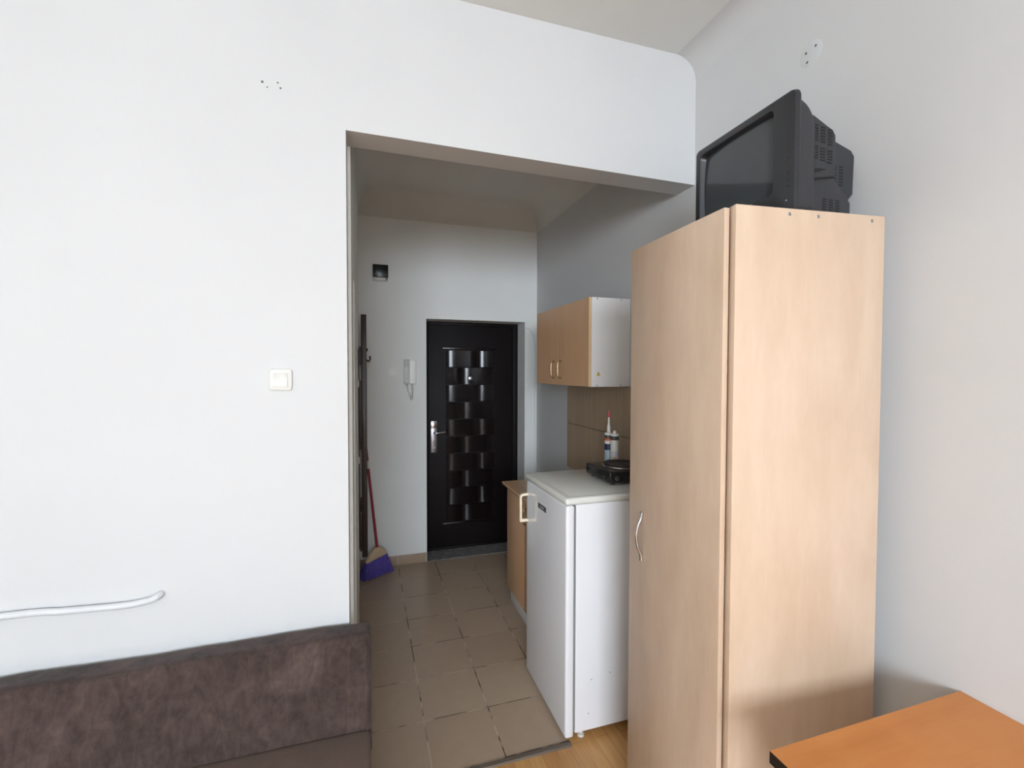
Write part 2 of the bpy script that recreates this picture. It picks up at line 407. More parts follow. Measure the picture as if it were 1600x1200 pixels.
# entrance door
def entrance_door():
    leaf = BM(); box(leaf, DX0+0.045, DX1-0.05, DR, DR+0.05, 0.03, DZ-0.03, 0.003)
    d = structure(obj('door_1', leaf, M['doorskin'], origin=(DX0, DR, 0)), 'dark brown entrance door with embossed woven pattern')
    off = Vector((DX0, DR, 0))
    def part(name, bm_, mt, par=d, label=None):
        bmesh.ops.translate(bm_, verts=bm_.verts, vec=-off); return obj(name, bm_, mt, par, label)
    f = BM()
    box(f, DX0, DX0+0.042, DR-0.02, DR+0.05, 0.006, DZ, 0.004); box(f, DX1-0.047, DX1, DR-0.02, DR+0.05, 0.006, DZ, 0.004)
    box(f, DX0+0.042, DX1-0.047, DR-0.02, DR+0.05, DZ-0.028, DZ, 0.004); box(f, DX0+0.042, DX1-0.047, DR-0.01, DR+0.05, 0.006, 0.028, 0.003)
    part('door_frame', f, M['doorskin'])
    # woven relief: rows of bowed pads, each second row set half a pad over
    p = BM()
    X0, X1, Z1, rh = 0.712, 1.175, 1.872, 0.1615
    pw = 0.309
    for r_ in range(10):
        zt = Z1 - r_*rh; zb = zt - rh + 0.010
        starts = [X0, X0+pw] if r_ % 2 == 0 else [X0-pw/2, X0+pw/2]
        for s in starts:
            a, b_ = max(s, X0)+0.002, min(s+pw, X1)-0.002
            if b_-a < 0.03: continue
            n = 30; front = []; vb = []
            for k in range(n+1):
                x = a+(b_-a)*k/n; u = (x-s)/pw*2-1
                dep = 0.003 + 0.020*max(0, 1-abs(u)**4.5)
                front.append((p.verts.new((x, DR-dep, zb)), p.verts.new((x, DR-dep, zt)), p.verts.new((x, DR, zb)), p.verts.new((x, DR, zt))))
            for q, q2 in zip(front, front[1:]):
                p.faces.new((q[0], q2[0], q2[1], q[1])); p.faces.new((q[1], q2[1], q2[3], q[3])); p.faces.new((q[2], q2[2], q2[0], q[0]))
            for q in (front[0], front[-1]): p.faces.new((q[0], q[1], q[3], q[2]))
    bmesh.ops.recalc_face_normals(p, faces=p.faces)
    box(p, X0-0.03, X1+0.03, DR-0.004, DR, Z1+0.015, Z1+0.03, 0.0015); box(p, X0-0.03, X1+0.03, DR-0.004, DR, Z1-10*rh-0.02, Z1-10*rh-0.005, 0.0015)
    part('woven_relief', p, M['doorpad'])
    h = BM(); box(h, 0.572, 0.628, DR-0.010, DR, 0.925, 1.218, 0.003)
    pl = part('handle_plate', h, M['steel'], label='brushed steel handle plate')
    h = BM(); box(h, 0.574, 0.626, DR-0.013, DR-0.010, 1.15, 1.205, 0.002, mi=0)
    lathe(h, [(0.010, -0.018), (0.010, -0.009)], (0.600, DR, 0.975), 'y', 16); lathe(h, [(0.006, -0.014), (0.006, -0.009)], (0.600, DR, 1.04), 'y', 12)
    part('lock_cover', h, M['chrome'], pl)
    h = BM(); tube(h, smooth_path([(0.600, DR-0.008, 1.112), (0.600, DR-0.05, 1.112), (0.625, DR-0.058, 1.112), (0.70, DR-0.056, 1.118)], 5), 0.009, 10)
    part('door_handle', h, M['chrome'], pl)
    h = BM(); lathe(h, [(0.026, -0.004), (0.026, -0.030), (0.018, -0.040), (0.004, -0.043)], (0.942, DR, 1.612), 'y', 20)
    part('peephole', h, M['chrome'], label='round chrome peephole')
entrance_door()

# bathroom door in the hallway's left wall, seen almost edge-on
bm = BM()
y0, y1, zt = 2.26, 3.08, 2.10
box(bm, XH, XH+0.007, y0, y0+0.075, 0, zt, 0.004); box(bm, XH, XH+0.007, y1-0.075, y1, 0, zt, 0.004)
box(bm, XH, XH+0.007, y0+0.075, y1-0.075, zt-0.075, zt, 0.004)
d2 = structure(obj('door_2', bm, M['trim'], origin=(XH, y0, 0)), 'white casing of a door in the left hallway wall, edge-on')
bm = BM(); box(bm, 0, 0.004, 0.077, y1-y0-0.077, 0.01, zt-0.077, 0.002); obj('door_leaf', bm, M['trim'], d2)
bm = BM(); lathe(bm, [(0.012, 0.003), (0.012, 0.008), (0.022, 0.010), (0.022, 0.015), (0.012, 0.018)], (0, 0.66, 1.14), 'x', 18); obj('door_knob', bm, M['whiteplastic'], d2)
bm = BM(); lathe(bm, [(0.010, 0.006), (0.026, 0.008), (0.026, 0.012), (0.012, 0.016)], (0, 0.78, 1.60), 'x', 18); obj('door_stop', bm, M['whiteplastic'], d2)

# glazed wall tiles behind the cooking corner
bm = BM()
box(bm, XR-0.006, XR, 2.035, 3.35, 0.925, 1.586, mi=1)
ty = [3.35, 2.945, 2.52, 2.095]
for i in range(len(ty)-1):
    for z0, z1 in ((0.925, 1.273), (1.277, 1.586)):
        box(bm, XR-0.009, XR-0.005, ty[i+1]+0.0018, ty[i]-0.0018 if i else ty[i], z0, z1, 0.0008, 1, 0)
structure(obj('trim_3', bm, [M['walltile'], M['grout_dark']]), 'taupe wall tiles with dark joints behind the hot plate')

# ------------------------------------------------------------------ wardrobe
WB = Vector((1.457, 0.973, 0)); WA = Vector((0.963, 1.024, 0))   # near side panel runs from WA (front) to WB (back)
wd = (WB-WA).length; wang = math.atan2((WB-WA).y, (WB-WA).x)
WH = 2.137; WW = 0.50
wr = thing('wardrobe', 'tall narrow maple-effect wardrobe carrying the television', 'wardrobe', (WA.x, WA.y, 0), wang)
# local frame: +x from front to back, +y away from camera along its width, door on -x side
bm = BM(); box(bm, 0, wd, 0, 0.026, 0, WH, 0.0015, 2)
for x in (0.17, 0.265, 0.45):
    lathe(bm, [(0.0055, 0.0), (0.0045, -0.0008)], (x, 0.0, WH-0.016), 'y', 12, 1)
obj('side_panel', bm, [M['maple'], M['steel']], wr)
bm = BM(); box(bm, 0, wd, WW-0.018, WW, 0, WH, 0.0015); obj('side_panel', bm, M['maple'], wr)
bm = BM(); box(bm, 0.001, wd-0.004, 0.0265, WW-0.0185, WH-0.019, WH-0.001, 0.001); obj('top_panel', bm, M['maple'], wr)
bm = BM(); box(bm, 0.004, wd-0.004, 0.0265, WW-0.0185, 0.07, 0.088, 0.001); obj('bottom_panel', bm, M['maple'], wr)
bm = BM(); box(bm, 0.03, 0.046, 0.0265, WW-0.0185, 0.0, 0.069, 0.001); obj('plinth', bm, M['maple'], wr)
bm = BM(); box(bm, wd-0.003, wd, 0.0265, WW-0.0185, 0.07, WH-0.02); obj('back_panel', bm, M['whitelam'], wr)
bm = BM(); box(bm, 0.02, wd-0.01, 0.0265, WW-0.0185, 1.70, 1.716, 0.001); obj('shelf', bm, M['maple'], wr)
# door stands slightly ajar, hinged on the near side; world points converted to the local frame
inv = (Matrix.Translation((WA.x, WA.y, 0)) @ Matrix.Rotation(wang, 4, 'Z')).inverted()
A = inv @ Vector((0.944, 1.046, 0)); B = inv @ Vector((0.956, 1.528, 0))
dirv = (B-A).normalized(); ang = math.atan2(dirv.y, dirv.x)-PI/2
L = (B-A).length
bm = BM(); box(bm, 0, 0.018, 0, L, 0.03, WH-0.004, 0.0018, 2)
Tm = Matrix.Translation(A) @ Matrix.Rotation(ang, 4, 'Z')
bmesh.ops.transform(bm, matrix=Tm, verts=bm.verts)
dr = obj('door', bm, M['maple'], wr)
bm = BM()
hy = L-0.090
pts = [(-0.003, hy, 1.172), (-0.006, hy, 1.150), (-0.017, hy, 1.125), (-0.025, hy, 1.085), (-0.019, hy, 1.045), (-0.007, hy, 1.020), (-0.003, hy, 0.996)]
sp_ = smooth_path(pts, 6); nn = len(sp_)
tube(bm, sp_, [0.0085 - 0.0035*math.sin(PI*i/(nn-1)) for i in range(nn)], 10)
for z in (1.158, 1.010): lathe(bm, [(0.006, 0.0), (0.006, -0.004)], (0, hy, z), 'x', 14)
bmesh.ops.transform(bm, matrix=Tm, verts=bm.verts)
obj('handle', bm, M['chrome'], dr, 'bowed chrome pull handle')
for z in (0.15, 1.05, 1.95):
    bm = BM(); box(bm, 0.0015, 0.05, 0.0265, 0.035, z, z+0.05, 0.002); obj('hinge', bm, M['steel'], wr)

# ------------------------------------------------------------------ television
tv = thing('television', 'bulky black tube television resting on top of the wardrobe', 'television', (1.16, 1.019, WH))
W, Ht = 0.418, 0.350     # local: screen faces -x, +y runs away from the camera
bm = BM()
IY0, IY1, IZ0, IZ1 = 0.078, W-0.032, 0.074, Ht-0.030
def rrect(y0, y1, z0, z1, r, n=6):
    out = []
    for cy, cz, a0 in ((y1-r, z1-r, 0), (y0+r, z1-r, PI/2), (y0+r, z0+r, PI), (y1-r, z0+r, 3*PI/2)):
        for k in range(n+1):
            a = a0+PI/2*k/n; out.append((cy+r*math.cos(a), cz+r*math.sin(a)))
    return out
def loft(bm, secs, mi=0, close0=True, close1=True):
    rings = [[bm.verts.new((x, y, z)) for y, z in pts_] for x, pts_ in secs]
    fs = []
    for a, b_ in zip(rings, rings[1:]):
        n = len(a)
        for k in range(n): fs.append(bm.faces.new((a[k], a[(k+1) % n], b_[(k+1) % n], b_[k])))
    if close0: fs.append(bm.faces.new(rings[0]))
    if close1: fs.append(bm.faces.new(rings[-1][::-1]))
    for f in fs: f.material_index = mi
    bmesh.ops.recalc_face_normals(bm, faces=fs)
loft(bm, [(0.022, rrect(IY0+.006, IY1-.006, IZ0+.006, IZ1-.006, .012)), (0.006, rrect(IY0, IY1, IZ0, IZ1, .014)), (0.001, rrect(IY0-.004, IY1+.004, IZ0-.004, IZ1+.004, .016)),
          (0.0, rrect(0.012, W-0.012, 0.012, Ht-0.012, 0.014)), (0.004, rrect(0.003, W-0.003, 0.003, Ht-0.003, 0.016)), (0.014, rrect(0, W, 0, Ht, 0.018)), (0.019, rrect(0, W, 0, Ht, 0.018)), (0.025, rrect(0.003, W-.003, 0.002, Ht-.005, 0.016))],
     close0=False, close1=True)
obj('bezel', bm, M['bezel'], tv)
# bowed tube glass
bm = BM(); n = 12; g = []
for i in range(n+1):
    row = []
    for j in range(n+1):
        u, v = i/n*2-1, j/n*2-1
        row.append(bm.verts.new((0.017-0.012*(1-u*u)*0.5-0.012*(1-v*v)*0.5+0.004, (IY0+IY1)/2+u*(IY1-IY0-.006)/2, (IZ0+IZ1)/2+v*(IZ1-IZ0-.006)/2)))
    g.append(row)
for i in range(n):
    for j in range(n): bm.faces.new((g[i][j], g[i][j+1], g[i+1][j+1], g[i+1][j]))
bmesh.ops.recalc_face_normals(bm, faces=bm.faces)
obj('screen', bm, M['screen'], tv, 'dark grey switched-off screen')
# back housing: domed shoulder, stepped boxes
bm = BM()
sh = [(0.040, rrect(0.012, W-.012, 0.006, Ht-.014, 0.03)), (0.055, rrect(0.014, W-.014, 0.006, Ht-.030, 0.03)), (0.070, rrect(0.018, W-.018, 0.006, Ht-.050, 0.03)), (0.082, rrect(0.022, W-.022, 0.006, Ht-.078, 0.03)), (0.09, rrect(0.026, W-.026, 0.006, Ht-.11, 0.03))]
# circle-like shoulder
sh = [(0.020+0.080*math.sin(a), rrect(0.008+.014*(1-math.cos(a)), W-.008-.014*(1-math.cos(a)), 0.004, Ht-.012-0.085*(1-math.cos(a)), 0.028)) for a in [PI/2*k/12 for k in range(13)]]
loft(bm, sh)
prism(bm, [(0.06, 0.105), (0.190, 0.130), (0.190, 0.252), (0.178, 0.268), (0.10, 0.300), (0.06, 0.300)], 'y', 0.024, W-0.024, 0, 0.007, 3)   # upper vented box
prism(bm, [(0.17, 0.080), (0.310, 0.090), (0.330, 0.110), (0.334, 0.232), (0.318, 0.250), (0.17, 0.290)], 'y', 0.072, W-0.072, 0, 0.008, 3)  # neck box
prism(bm, [(0.03, 0.004), (0.266, 0.004), (0.266, 0.062), (0.250, 0.082), (0.170, 0.150), (0.03, 0.155)], 'y', 0.034, W-0.034, 0, 0.005, 3)   # foot of the housing
for x0 in (0.098, 0.126, 0.154):
    for z0, z1 in ((0.225, 0.268), (0.172, 0.212)):
        k = 0
        while z0+k*0.0085 < z1:
            zz = z0+k*0.0085 - (x0-0.098)*0.12
            box(bm, x0, x0+0.019, 0.0232, 0.0242, zz, zz+0.0042, mi=1); k += 1
for x0 in (0.150, 0.176, 0.202):
    for k in range(7): box(bm, x0, x0+0.017, 0.0332, 0.0342, 0.016+k*0.0075, 0.0195+k*0.0075, mi=1)
for x0 in (0.235, 0.265):
    for k in range(7): box(bm, x0, x0+0.016, 0.0712, 0.0722, 0.13+k*0.0095, 0.1345+k*0.0095, mi=1)
prism(bm, [(0.052, 0.142), (0.150, 0.146), (0.100, 0.128)], 'y', 0.0215, 0.06, 1)
obj('housing', bm, [M['tvblack'], M['ventdark']], tv)
bm = BM()
for k in range(6): box(bm, -0.0008, 0.003, 0.016, 0.024, 0.075+k*0.020, 0.080+k*0.020, 0.0006)
obj('button', bm, M['bezel'], tv)
bm = BM(); box(bm, -0.001, 0.002, 0.022, 0.027, 0.036, 0.040, 0.0006); obj('indicator_light', bm, M['badge_text'], tv)
bm = BM(); tube(bm, smooth_path([(0.24, 0.10, 0.03), (0.29, 0.04, 0.006), (0.272, -0.015, 0.0045), (0.23, 0.005, 0.0045), (0.20, 0.05, 0.0045)], 6), 0.0035, 8)
obj('power_cord', bm, M['black'], tv)

# ------------------------------------------------------------------ table
tb = thing('table', 'orange-brown wooden table with black edge, against the right wall', 'table', (1.21, 0.30, 0))
bm = BM(); box(bm, 0.872-1.21, 1.5305-1.21, -0.55-0.30, 0.802-0.30, 0.789, 0.817, 0.0); 
for f in bm.faces:
    f.material_index = 0 if f.normal.z > 0.5 else 1
obj('tabletop', bm, [M['cherry'], M['dark_edge']], tb)
bm = BM()
box(bm, -0.27, 0.27, -0.80, -0.782, 0.70, 0.7885); box(bm, -0.27, 0.27, 0.452, 0.47, 0.70, 0.7885)
box(bm, -0.288, -0.27, -0.80, 0.47, 0.70, 0.7885); box(bm, 0.27, 0.288, -0.80, 0.47, 0.70, 0.7885)
obj('apron', bm, M['dark_edge'], tb)
for x in (-0.27, 0.235):
    for y in (-0.78, 0.415):
        bm = BM(); box(bm, x, x+0.035, y, y+0.035, 0, 0.7885, 0.003); obj('leg', bm, M['dark_edge'], tb)

# ------------------------------------------------------------------ fridge
FX, FY0, FY1, FT = 0.847, 1.864, 2.404, 1.116
fr = thing('fridge', 'white under-counter fridge standing beside the wardrobe', 'fridge', (FX, FY0, 0))
Wf = FY1-FY0; Df = 1.44-FX
bm = BM(); box(bm, 0.048, Df, 0.003, Wf-0.003, 0.035, FT-0.034, 0.006, 3)
for x, z in ((0.13, 0.27), (0.115, 0.115), (0.225, 0.285)): lathe(bm, [(0.003, 0), (0.002, -0.0008)], (x, 0.003, z), 'y', 10, 1)
obj('body', bm, [M['fridge'], M['gasket']], fr)
bm = BM(); box(bm, 0.042, 0.049, 0.005, Wf-0.008, 0.05, FT-0.04); obj('door_seal', bm, M['gasket'], fr)
bm = BM(); box(bm, 0.0, 0.043, 0.002, Wf-0.002, 0.018, FT-0.036, 0.012, 5)
fd = obj('door', bm, M['fridge'], fr)
bm = BM()
hy = Wf-0.020
prism(bm, rounded_poly([(0.001, FT-0.118), (0.001, FT-0.104), (-0.034, FT-0.108), (-0.046, FT-0.120), (-0.046, FT-0.262), (0.001, FT-0.262), (0.001, FT-0.248), (-0.035, FT-0.246), (-0.036, FT-0.124), (-0.028, FT-0.119)], 0.003, 2, 1), 'y', hy-0.011, hy+0.011, 0, 0.0015, 2)
obj('handle', bm, M['cream'], fd, 'cream plastic handle')
bm = BM(); box(bm, -0.0015, 0.001, 0.245, 0.352, FT-0.138, FT-0.112, 0.0006); bd = obj('badge', bm, M['badge'], fd, 'small dark nameplate with faint silver print')
bm = BM()
for k in range(5): box(bm, -0.0021, -0.0014, 0.272+k*0.011, 0.279+k*0.011, FT-0.129, FT-0.121)
obj('print', bm, M['badge_text'], bd)
bm = BM(); box(bm, -0.004, Df+0.01, -0.004, Wf+0.004, FT-0.033, FT, 0.012, 4)
box(bm, 0.03, Df-0.03, 0.03, Wf-0.03, FT-0.006, FT+0.0005, 0.001)
obj('top_panel', bm, M['fridge_top'], fr)
for x in (0.09, Df-0.05):
    for y in (0.03, Wf-0.03):
        bm = BM(); lathe(bm, [(0.016, 0.0), (0.016, 0.012), (0.008, 0.014), (0.008, 0.036)], (x, y, 0), 'z', 14); obj('foot', bm, M['whiteplastic'], fr)

# ------------------------------------------------------------------ hot plate
hp = thing('hot_plate', 'single black electric hot plate on top of the fridge', 'hot plate', (1.14, 2.0, FT+0.0006))
bm = BM(); box(bm, 0, 0.27, 0, 0.262, 0.014, 0.068, 0.008, 3); box(bm, -0.0015, 0.006, 0.012, 0.25, 0.022, 0.050, 0.002, mi=0)
obj('housing', bm, M['hotblack'], hp)
bm = BM(); lathe(bm, [(0.098, 0.066), (0.100, 0.070), (0.098, 0.074), (0.090, 0.075)], (0.142, 0.135, 0), 'z', 48); obj('trim_ring', bm, M['chrome'], hp)
bm = BM(); lathe(bm, [(0.090, 0.068), (0.092, 0.080), (0.089, 0.084), (0.055, 0.084), (0.053, 0.0825), (0.020, 0.0825), (0.018, 0.081), (0.002, 0.081)], (0.142, 0.135, 0), 'z', 48); obj('heating_disc', bm, M['iron'], hp)
bm = BM(); lathe(bm, [(0.0105, 0.002), (0.0105, -0.002), (0.007, -0.003)], (0.038, 0, 0.036), 'y', 20); lathe(bm, [(0.006, 0.0), (0.005, -0.0042)], (0.038, 0, 0.036), 'y', 16, 1)
obj('cable_socket', bm, [M['steel'], M['ventdark']], hp)
bm = BM(); lathe(bm, [(0.010, 0.002), (0.010, -0.010), (0.008, -0.012)], (0, 0.045, 0.036), 'x', 20); obj('knob', bm, M['black'], hp)
for x in (0.03, 0.24):
    for y in (0.03, 0.232):
        bm = BM(); lathe(bm, [(0.010, 0), (0.009, 0.016)], (x, y, 0), 'z', 12); obj('foot', bm, M['black'], hp)

# ------------------------------------------------------------------ silicone cartridges
def cartridge(loc, nozzle, label):
    t_ = thing('silicone_cartridge', label, 'cartridge', loc)
    R_ = 0.0235
    prof = [(R_-.002, 0.0), (R_, 0.002), (R_, 0.06), (R_, 0.115), (R_, 0.15), (R_, 0.168), (R_, 0.182), (R_, 0.2), (R_+.0015, 0.201), (R_+.0015, 0.208), (R_-.002, 0.213), (0.010, 0.216)]
    if nozzle: mis = [0, 4, 4, 3, 0, 2, 1, 0, 0, 0, 0]; prof[9] = (R_+.0015, 0.208)
    else: mis = [0, 5, 5, 0, 0, 0, 1, 0, 0, 0, 0]; prof[5] = (R_, 0.176); prof[6] = (R_, 0.178); prof[7] = (R_, 0.200)
    bm_ = BM(); lathe(bm_, prof, (0, 0, 0), 'z', 28, mis=mis)
    if not nozzle:
        pass
    obj('tube', bm_, [M['tube_white'], M['tube_band'], M['tube_orange'], M['tube_navy'], M['tube_pale'], M['tube_silver']], t_)
    bm_ = BM(); lathe(bm_, [(0.0095, 0.214), (0.009, 0.226), (0.007, 0.23)], (0, 0, 0), 'z', 20); obj('neck', bm_, M['tube_white'], t_)
    if nozzle:
        bm_ = BM(); lathe(bm_, [(0.0105, 0.226), (0.0095, 0.246), (0.006, 0.262), (0.0045, 0.31)], (0, 0, 0), 'z', 20); obj('nozzle', bm_, M['tube_white'], t_)
        bm_ = BM(); lathe(bm_, [(0.0065, 0.301), (0.008, 0.306), (0.0065, 0.322), (0.003, 0.336), (0.001, 0.342)], (0, 0, 0), 'z', 16); obj('cap', bm_, M['tube_pink'], t_, 'pink tapered cap')
    else:
        bm_ = BM(); lathe(bm_, [(R_+.0006, 0.178), (R_+.0006, 0.1990)], (0, 0, 0), 'z', 28); obj('band', bm_, M['tube_band'], t_, 'dark grey band')
        bm_ = BM(); box(bm_, -0.020, -0.008, -R_-0.0004, -R_+0.010, 0.066, 0.085, 0); obj('label_mark', bm_, M['tube_yellow'], t_)
    return t_
cartridge((1.330, 2.352, FT+0.0006), True, 'silicone cartridge with pink-capped nozzle, behind the hot plate')
cartridge((1.338, 2.2995, FT+0.0006), False, 'white silicone cartridge with grey band and no nozzle, nearest the hot plate')

# ------------------------------------------------------------------ lower cabinet and worktop
CX, CY0, CY1 = 0.975, 2.425, 3.185
lc = thing('base_cabinet', 'beech-effect lower kitchen cabinet beyond the fridge', 'cabinet', (CX, CY0, 0))
bm = BM(); box(bm, 0.0185, XR-0.012-CX, 0, CY1-CY0, 0.10, 0.849, 0.001); obj('body', bm, M['whitelam'], lc)
Lc = CY1-CY0
for y0, y1 in ((0.002, Lc/2-0.0015), (Lc/2+0.0015, Lc-0.002)):
    bm = BM(); box(bm, 0, 0.018, y0, y1, 0.118, 0.845, 0.0015); dd = obj('door', bm, M['beech'], lc)
    yy = (y1-0.05) if y0 < 0.1 else (y0+0.022)
    bm = BM(); tube(bm, smooth_path([(0.001, yy, 0.80), (-0.022, yy, 0.795), (-0.026, yy, 0.75), (-0.022, yy, 0.705), (0.001, yy, 0.70)], 5), 0.004, 8); obj('handle', bm, M['brass'], dd)
bm = BM(); box(bm, 0.028, 0.044, 0.0, Lc, 0.0, 0.099, 0.001); obj('plinth', bm, M['whitelam'], lc)
bm = BM(); prism(bm, [(0.944, 0.880), (0.940, 0.872), (0.946, 0.858), (0.960, 0.850), (XR-0.001, 0.850), (XR-0.001, 0.880)], 'y', CY0-0.012, CY1+0.018)
tag(obj('worktop', bm, M['beech_top'], origin=(1.2, 2.8, 0.85)), 'beech-effect worktop on the lower kitchen cabinet', 'worktop')

# ------------------------------------------------------------------ wall cabinet
UX, UY0, UY1, UB, UT = 1.252, 2.457, 3.316, 1.589, 2.119
uc = thing('wall_cabinet', 'beech-fronted wall cabinet with white side above the tiles', 'cabinet', (UX, UY0, UB))
hU = UT-UB; Lu = UY1-UY0; Du = XR-0.0015-UX
bm = BM(); box(bm, 0.0195, Du, 0, Lu, 0, hU, 0.001)
for x, z in ((0.055, hU-0.008), (0.215, hU-0.008), (0.055, 0.008), (0.215, 0.008)): lathe(bm, [(0.0045, 0), (0.0035, -0.001)], (x, 0, z), 'y', 12, 1)
obj('body', bm, [M['whitelam'], M['steel']], uc, 'white cabinet side')
bm = BM(); prism(bm, [(0.052, 0.066), (0.078, 0.066), (0.065, 0.092)], 'y', -0.0008, 0.0); obj('warning_sticker', bm, M['yellow'], uc, 'small yellow triangular warning sticker')
bm = BM(); prism(bm, [(0.0635, 0.086), (0.0668, 0.086), (0.0655, 0.080), (0.0675, 0.080), (0.0640, 0.071), (0.0646, 0.077), (0.0625, 0.077)], 'y', -0.0012, -0.0008)
obj('lightning_mark', bm, M['hole'], uc)
split = 2.912-UY0
for y0, y1, hy in ((0.0, split-0.0006, 2.856-UY0), (split+0.0006, Lu, 2.972-UY0)):
    bm = BM(); box(bm, 0, 0.018, y0, y1, 0.001, hU-0.001, 0.0008, 1)
    for f in bm.faces:
        if f.normal.y < -0.8 and y0 == 0.0: f.material_index = 1
    dd = obj('door', bm, [M['beech'], M['beech_edge']] , uc)
    bm = BM(); tube(bm, smooth_path([(0.001, hy, 0.162), (-0.014, hy, 0.160), (-0.024, hy, 0.145), (-0.026, hy, 0.105), (-0.024, hy, 0.065), (-0.014, hy, 0.050), (0.001, hy, 0.048)], 5), 0.0042, 8)
    obj('handle', bm, M['brass'], dd, 'pale brass bow handle')

# ------------------------------------------------------------------ sofa
def soft_box(x0, x1, prof, step=0.05, amp=0.006, seed=0, endround=0.02):
    """profile (y,z) swept along x, ends pulled in a little, lightly rumpled"""
    bm_ = BM(); n = max(2, int((x1-x0)/step)); rings = []
    cy = sum(p[0] for p in prof)/len(prof); cz = sum(p[1] for p in prof)/len(prof)
    xs = [x0, x0+endround*.15, x0+endround*.5, x0+endround] + [x0+endround+(x1-x0-2*endround)*k/n for k in range(1, n)] + [x1-endround, x1-endround*.5, x1-endround*.15, x1]
    for x in xs:
        d = min(x-x0, x1-x)
        s = 0 if d >= endround else (1-math.sqrt(max(0, 1-(1-d/endround)**2)))
        ring = []
        for y, z in prof:
            v = Vector((y-cy, z-cz)); l = v.length; v2 = v*(1-s*endround/l)
            nv = noise.noise(Vector((x*4+seed, y*7, z*7)))*amp + noise.noise(Vector((x*14+seed, y*18, z*18)))*amp*.45
            vv = v2*(1+nv/l)
            ring.append(bm_.verts.new((x, cy+vv.x, cz+vv.y)))
        rings.append(ring)
    for a, b_ in zip(rings, rings[1:]):
        m_ = len(a)
        for k in range(m_): bm_.faces.new((a[k], a[(k+1) % m_], b_[(k+1) % m_], b_[k]))
    bm_.faces.new(rings[0]); bm_.faces.new(rings[-1][::-1])
    bmesh.ops.recalc_face_normals(bm_, faces=bm_.faces)
    return bm_
so = thing('sofa', 'brown velvet sofa with its back along the white wall', 'sofa', (-0.88, 1.45, 0))
SX0, SX1 = -0.88, 0.893
back = rounded_poly([(0.435, 0.30), (0.435, 0.698), (0.328, 0.704), (0.225, 0.40), (0.24, 0.30)], [0.02, 0.022, 0.020, 0.03, 0.02])
obj('backrest', soft_box(SX0, SX1, back, 0.03, 0.006, 3), M['velvet'], so)
bm = BM()   # piping along the upper front edge and down the right end
tube(bm, [(SX1-0.016-0.1*k*0+(-0.0)*k, 0.323-0.098*k/12, 0.690-0.285*k/12) for k in range(13)], 0.004, 8)
tube(bm, [(SX1-0.055-k*0.05, 0.3315+0.001*noise.noise(Vector((k, 0, 0))), 0.694) for k in range(34)], 0.0035, 8)
obj('piping', bm, M['velvet'], so)
seat = rounded_poly([(0.222, 0.24), (0.25, 0.418), (-0.60, 0.405), (-0.62, 0.24)], [0.02, 0.045, 0.06, 0.02])
obj('seat', soft_box(SX0, SX1-0.004, seat, 0.04, 0.005, 9), M['seat'], so)
bm = BM(); box(bm, SX0+.02, SX1-0.03, -0.58, 0.40, 0.09, 0.245, 0.01, 2); obj('base', bm, M['velvet'], so)
for x in (SX0+.1, SX1-.12):
    for y in (-0.52, 0.34):
        bm = BM(); lathe(bm, [(0.018, 0), (0.024, 0.09)], (x, y, 0), 'z', 14); obj('leg', bm, M['dark_edge'], so)

# ------------------------------------------------------------------ heating pipe on the wall
bm = BM()
tube(bm, smooth_path([(XLW+0.01, YW-0.016, 0.885), (-1.2, YW-0.016, 0.893), (-0.95, YW-0.016, 0.884), (-0.80, YW-0.016, 0.878), (-0.735, YW-0.016, 0.882), (-0.705, YW-0.020, 0.890), (-0.692, YW-0.010, 0.896), (-0.690, YW-0.001, 0.898)], 8), 0.0115, 14)
tag(obj('heating_pipe', bm, M['pipe'], origin=(-1.2, YW-0.016, 0.893)), 'white painted pipe running along the wall above the sofa', 'pipe')

# ------------------------------------------------------------------ switches
def switch(name, x0, x1, y, z0, z1, label, mt='whiteplastic'):
    t_ = thing(name, label, 'light switch', ((x0+x1)/2, y, (z0+z1)/2)); wx, wz = (x1-x0)/2, (z1-z0)/2
    bm_ = BM(); prism(bm_, [(a, b_) for a, b_ in rrect(-wx, wx, -wz, wz, wx*.28)], 'y', -0.009, -0.0003, 0, 0.003, 2)
    obj('plate', bm_, M[mt], t_)
    bm_ = BM(); prism(bm_, [(-0.0135, -wz*.62), (-0.0085, -wz*.64), (-0.0085, wz*.64), (-0.0105, wz*.62)], 'x', -wx*.64, wx*.60, 0, 0.001, 1)
    obj('rocker', bm_, M[mt], t_)
    return t_
switch('light_switch', -0.340, -0.262, YW, 1.607, 1.687, 'square white light switch on the bright room wall')
switch('light_switch', 0.180, 0.258, YD, 1.635, 1.717, 'white light switch beside the intercom in the hallway', 'paleplastic')

# ------------------------------------------------------------------ intercom
ic = thing('intercom', 'pale wall intercom with handset and curly cord, left of the entrance door', 'intercom', (0.362, YD, 1.57))
bm = BM(); box(bm, -0.005, 0.052, -0.035, -0.0005, 0.0, 0.205, 0.006, 3)
for k in range(3): box(bm, 0.030, 0.045, -0.0375, -0.034, 0.118+k*0.014, 0.125+k*0.014, 0.001)
obj('base', bm, M['paleplastic'], ic)
bm = BM(); prism(bm, rounded_poly([(-0.036, -0.004), (-0.060, 0.0), (-0.066, 0.03), (-0.052, 0.06), (-0.052, 0.15), (-0.066, 0.18), (-0.060, 0.208), (-0.036, 0.212)], 0.008, 3, 2), 'x', -0.050, -0.006, 0, 0.004, 2)
bmesh.ops.translate(bm, verts=bm.verts, vec=(0, 0.012, 0)); box(bm, -0.045, -0.004, -0.026, -0.0005, 0.01, 0.2, 0.003)
obj('handset', bm, M['greyplastic'], ic)
bm = BM()
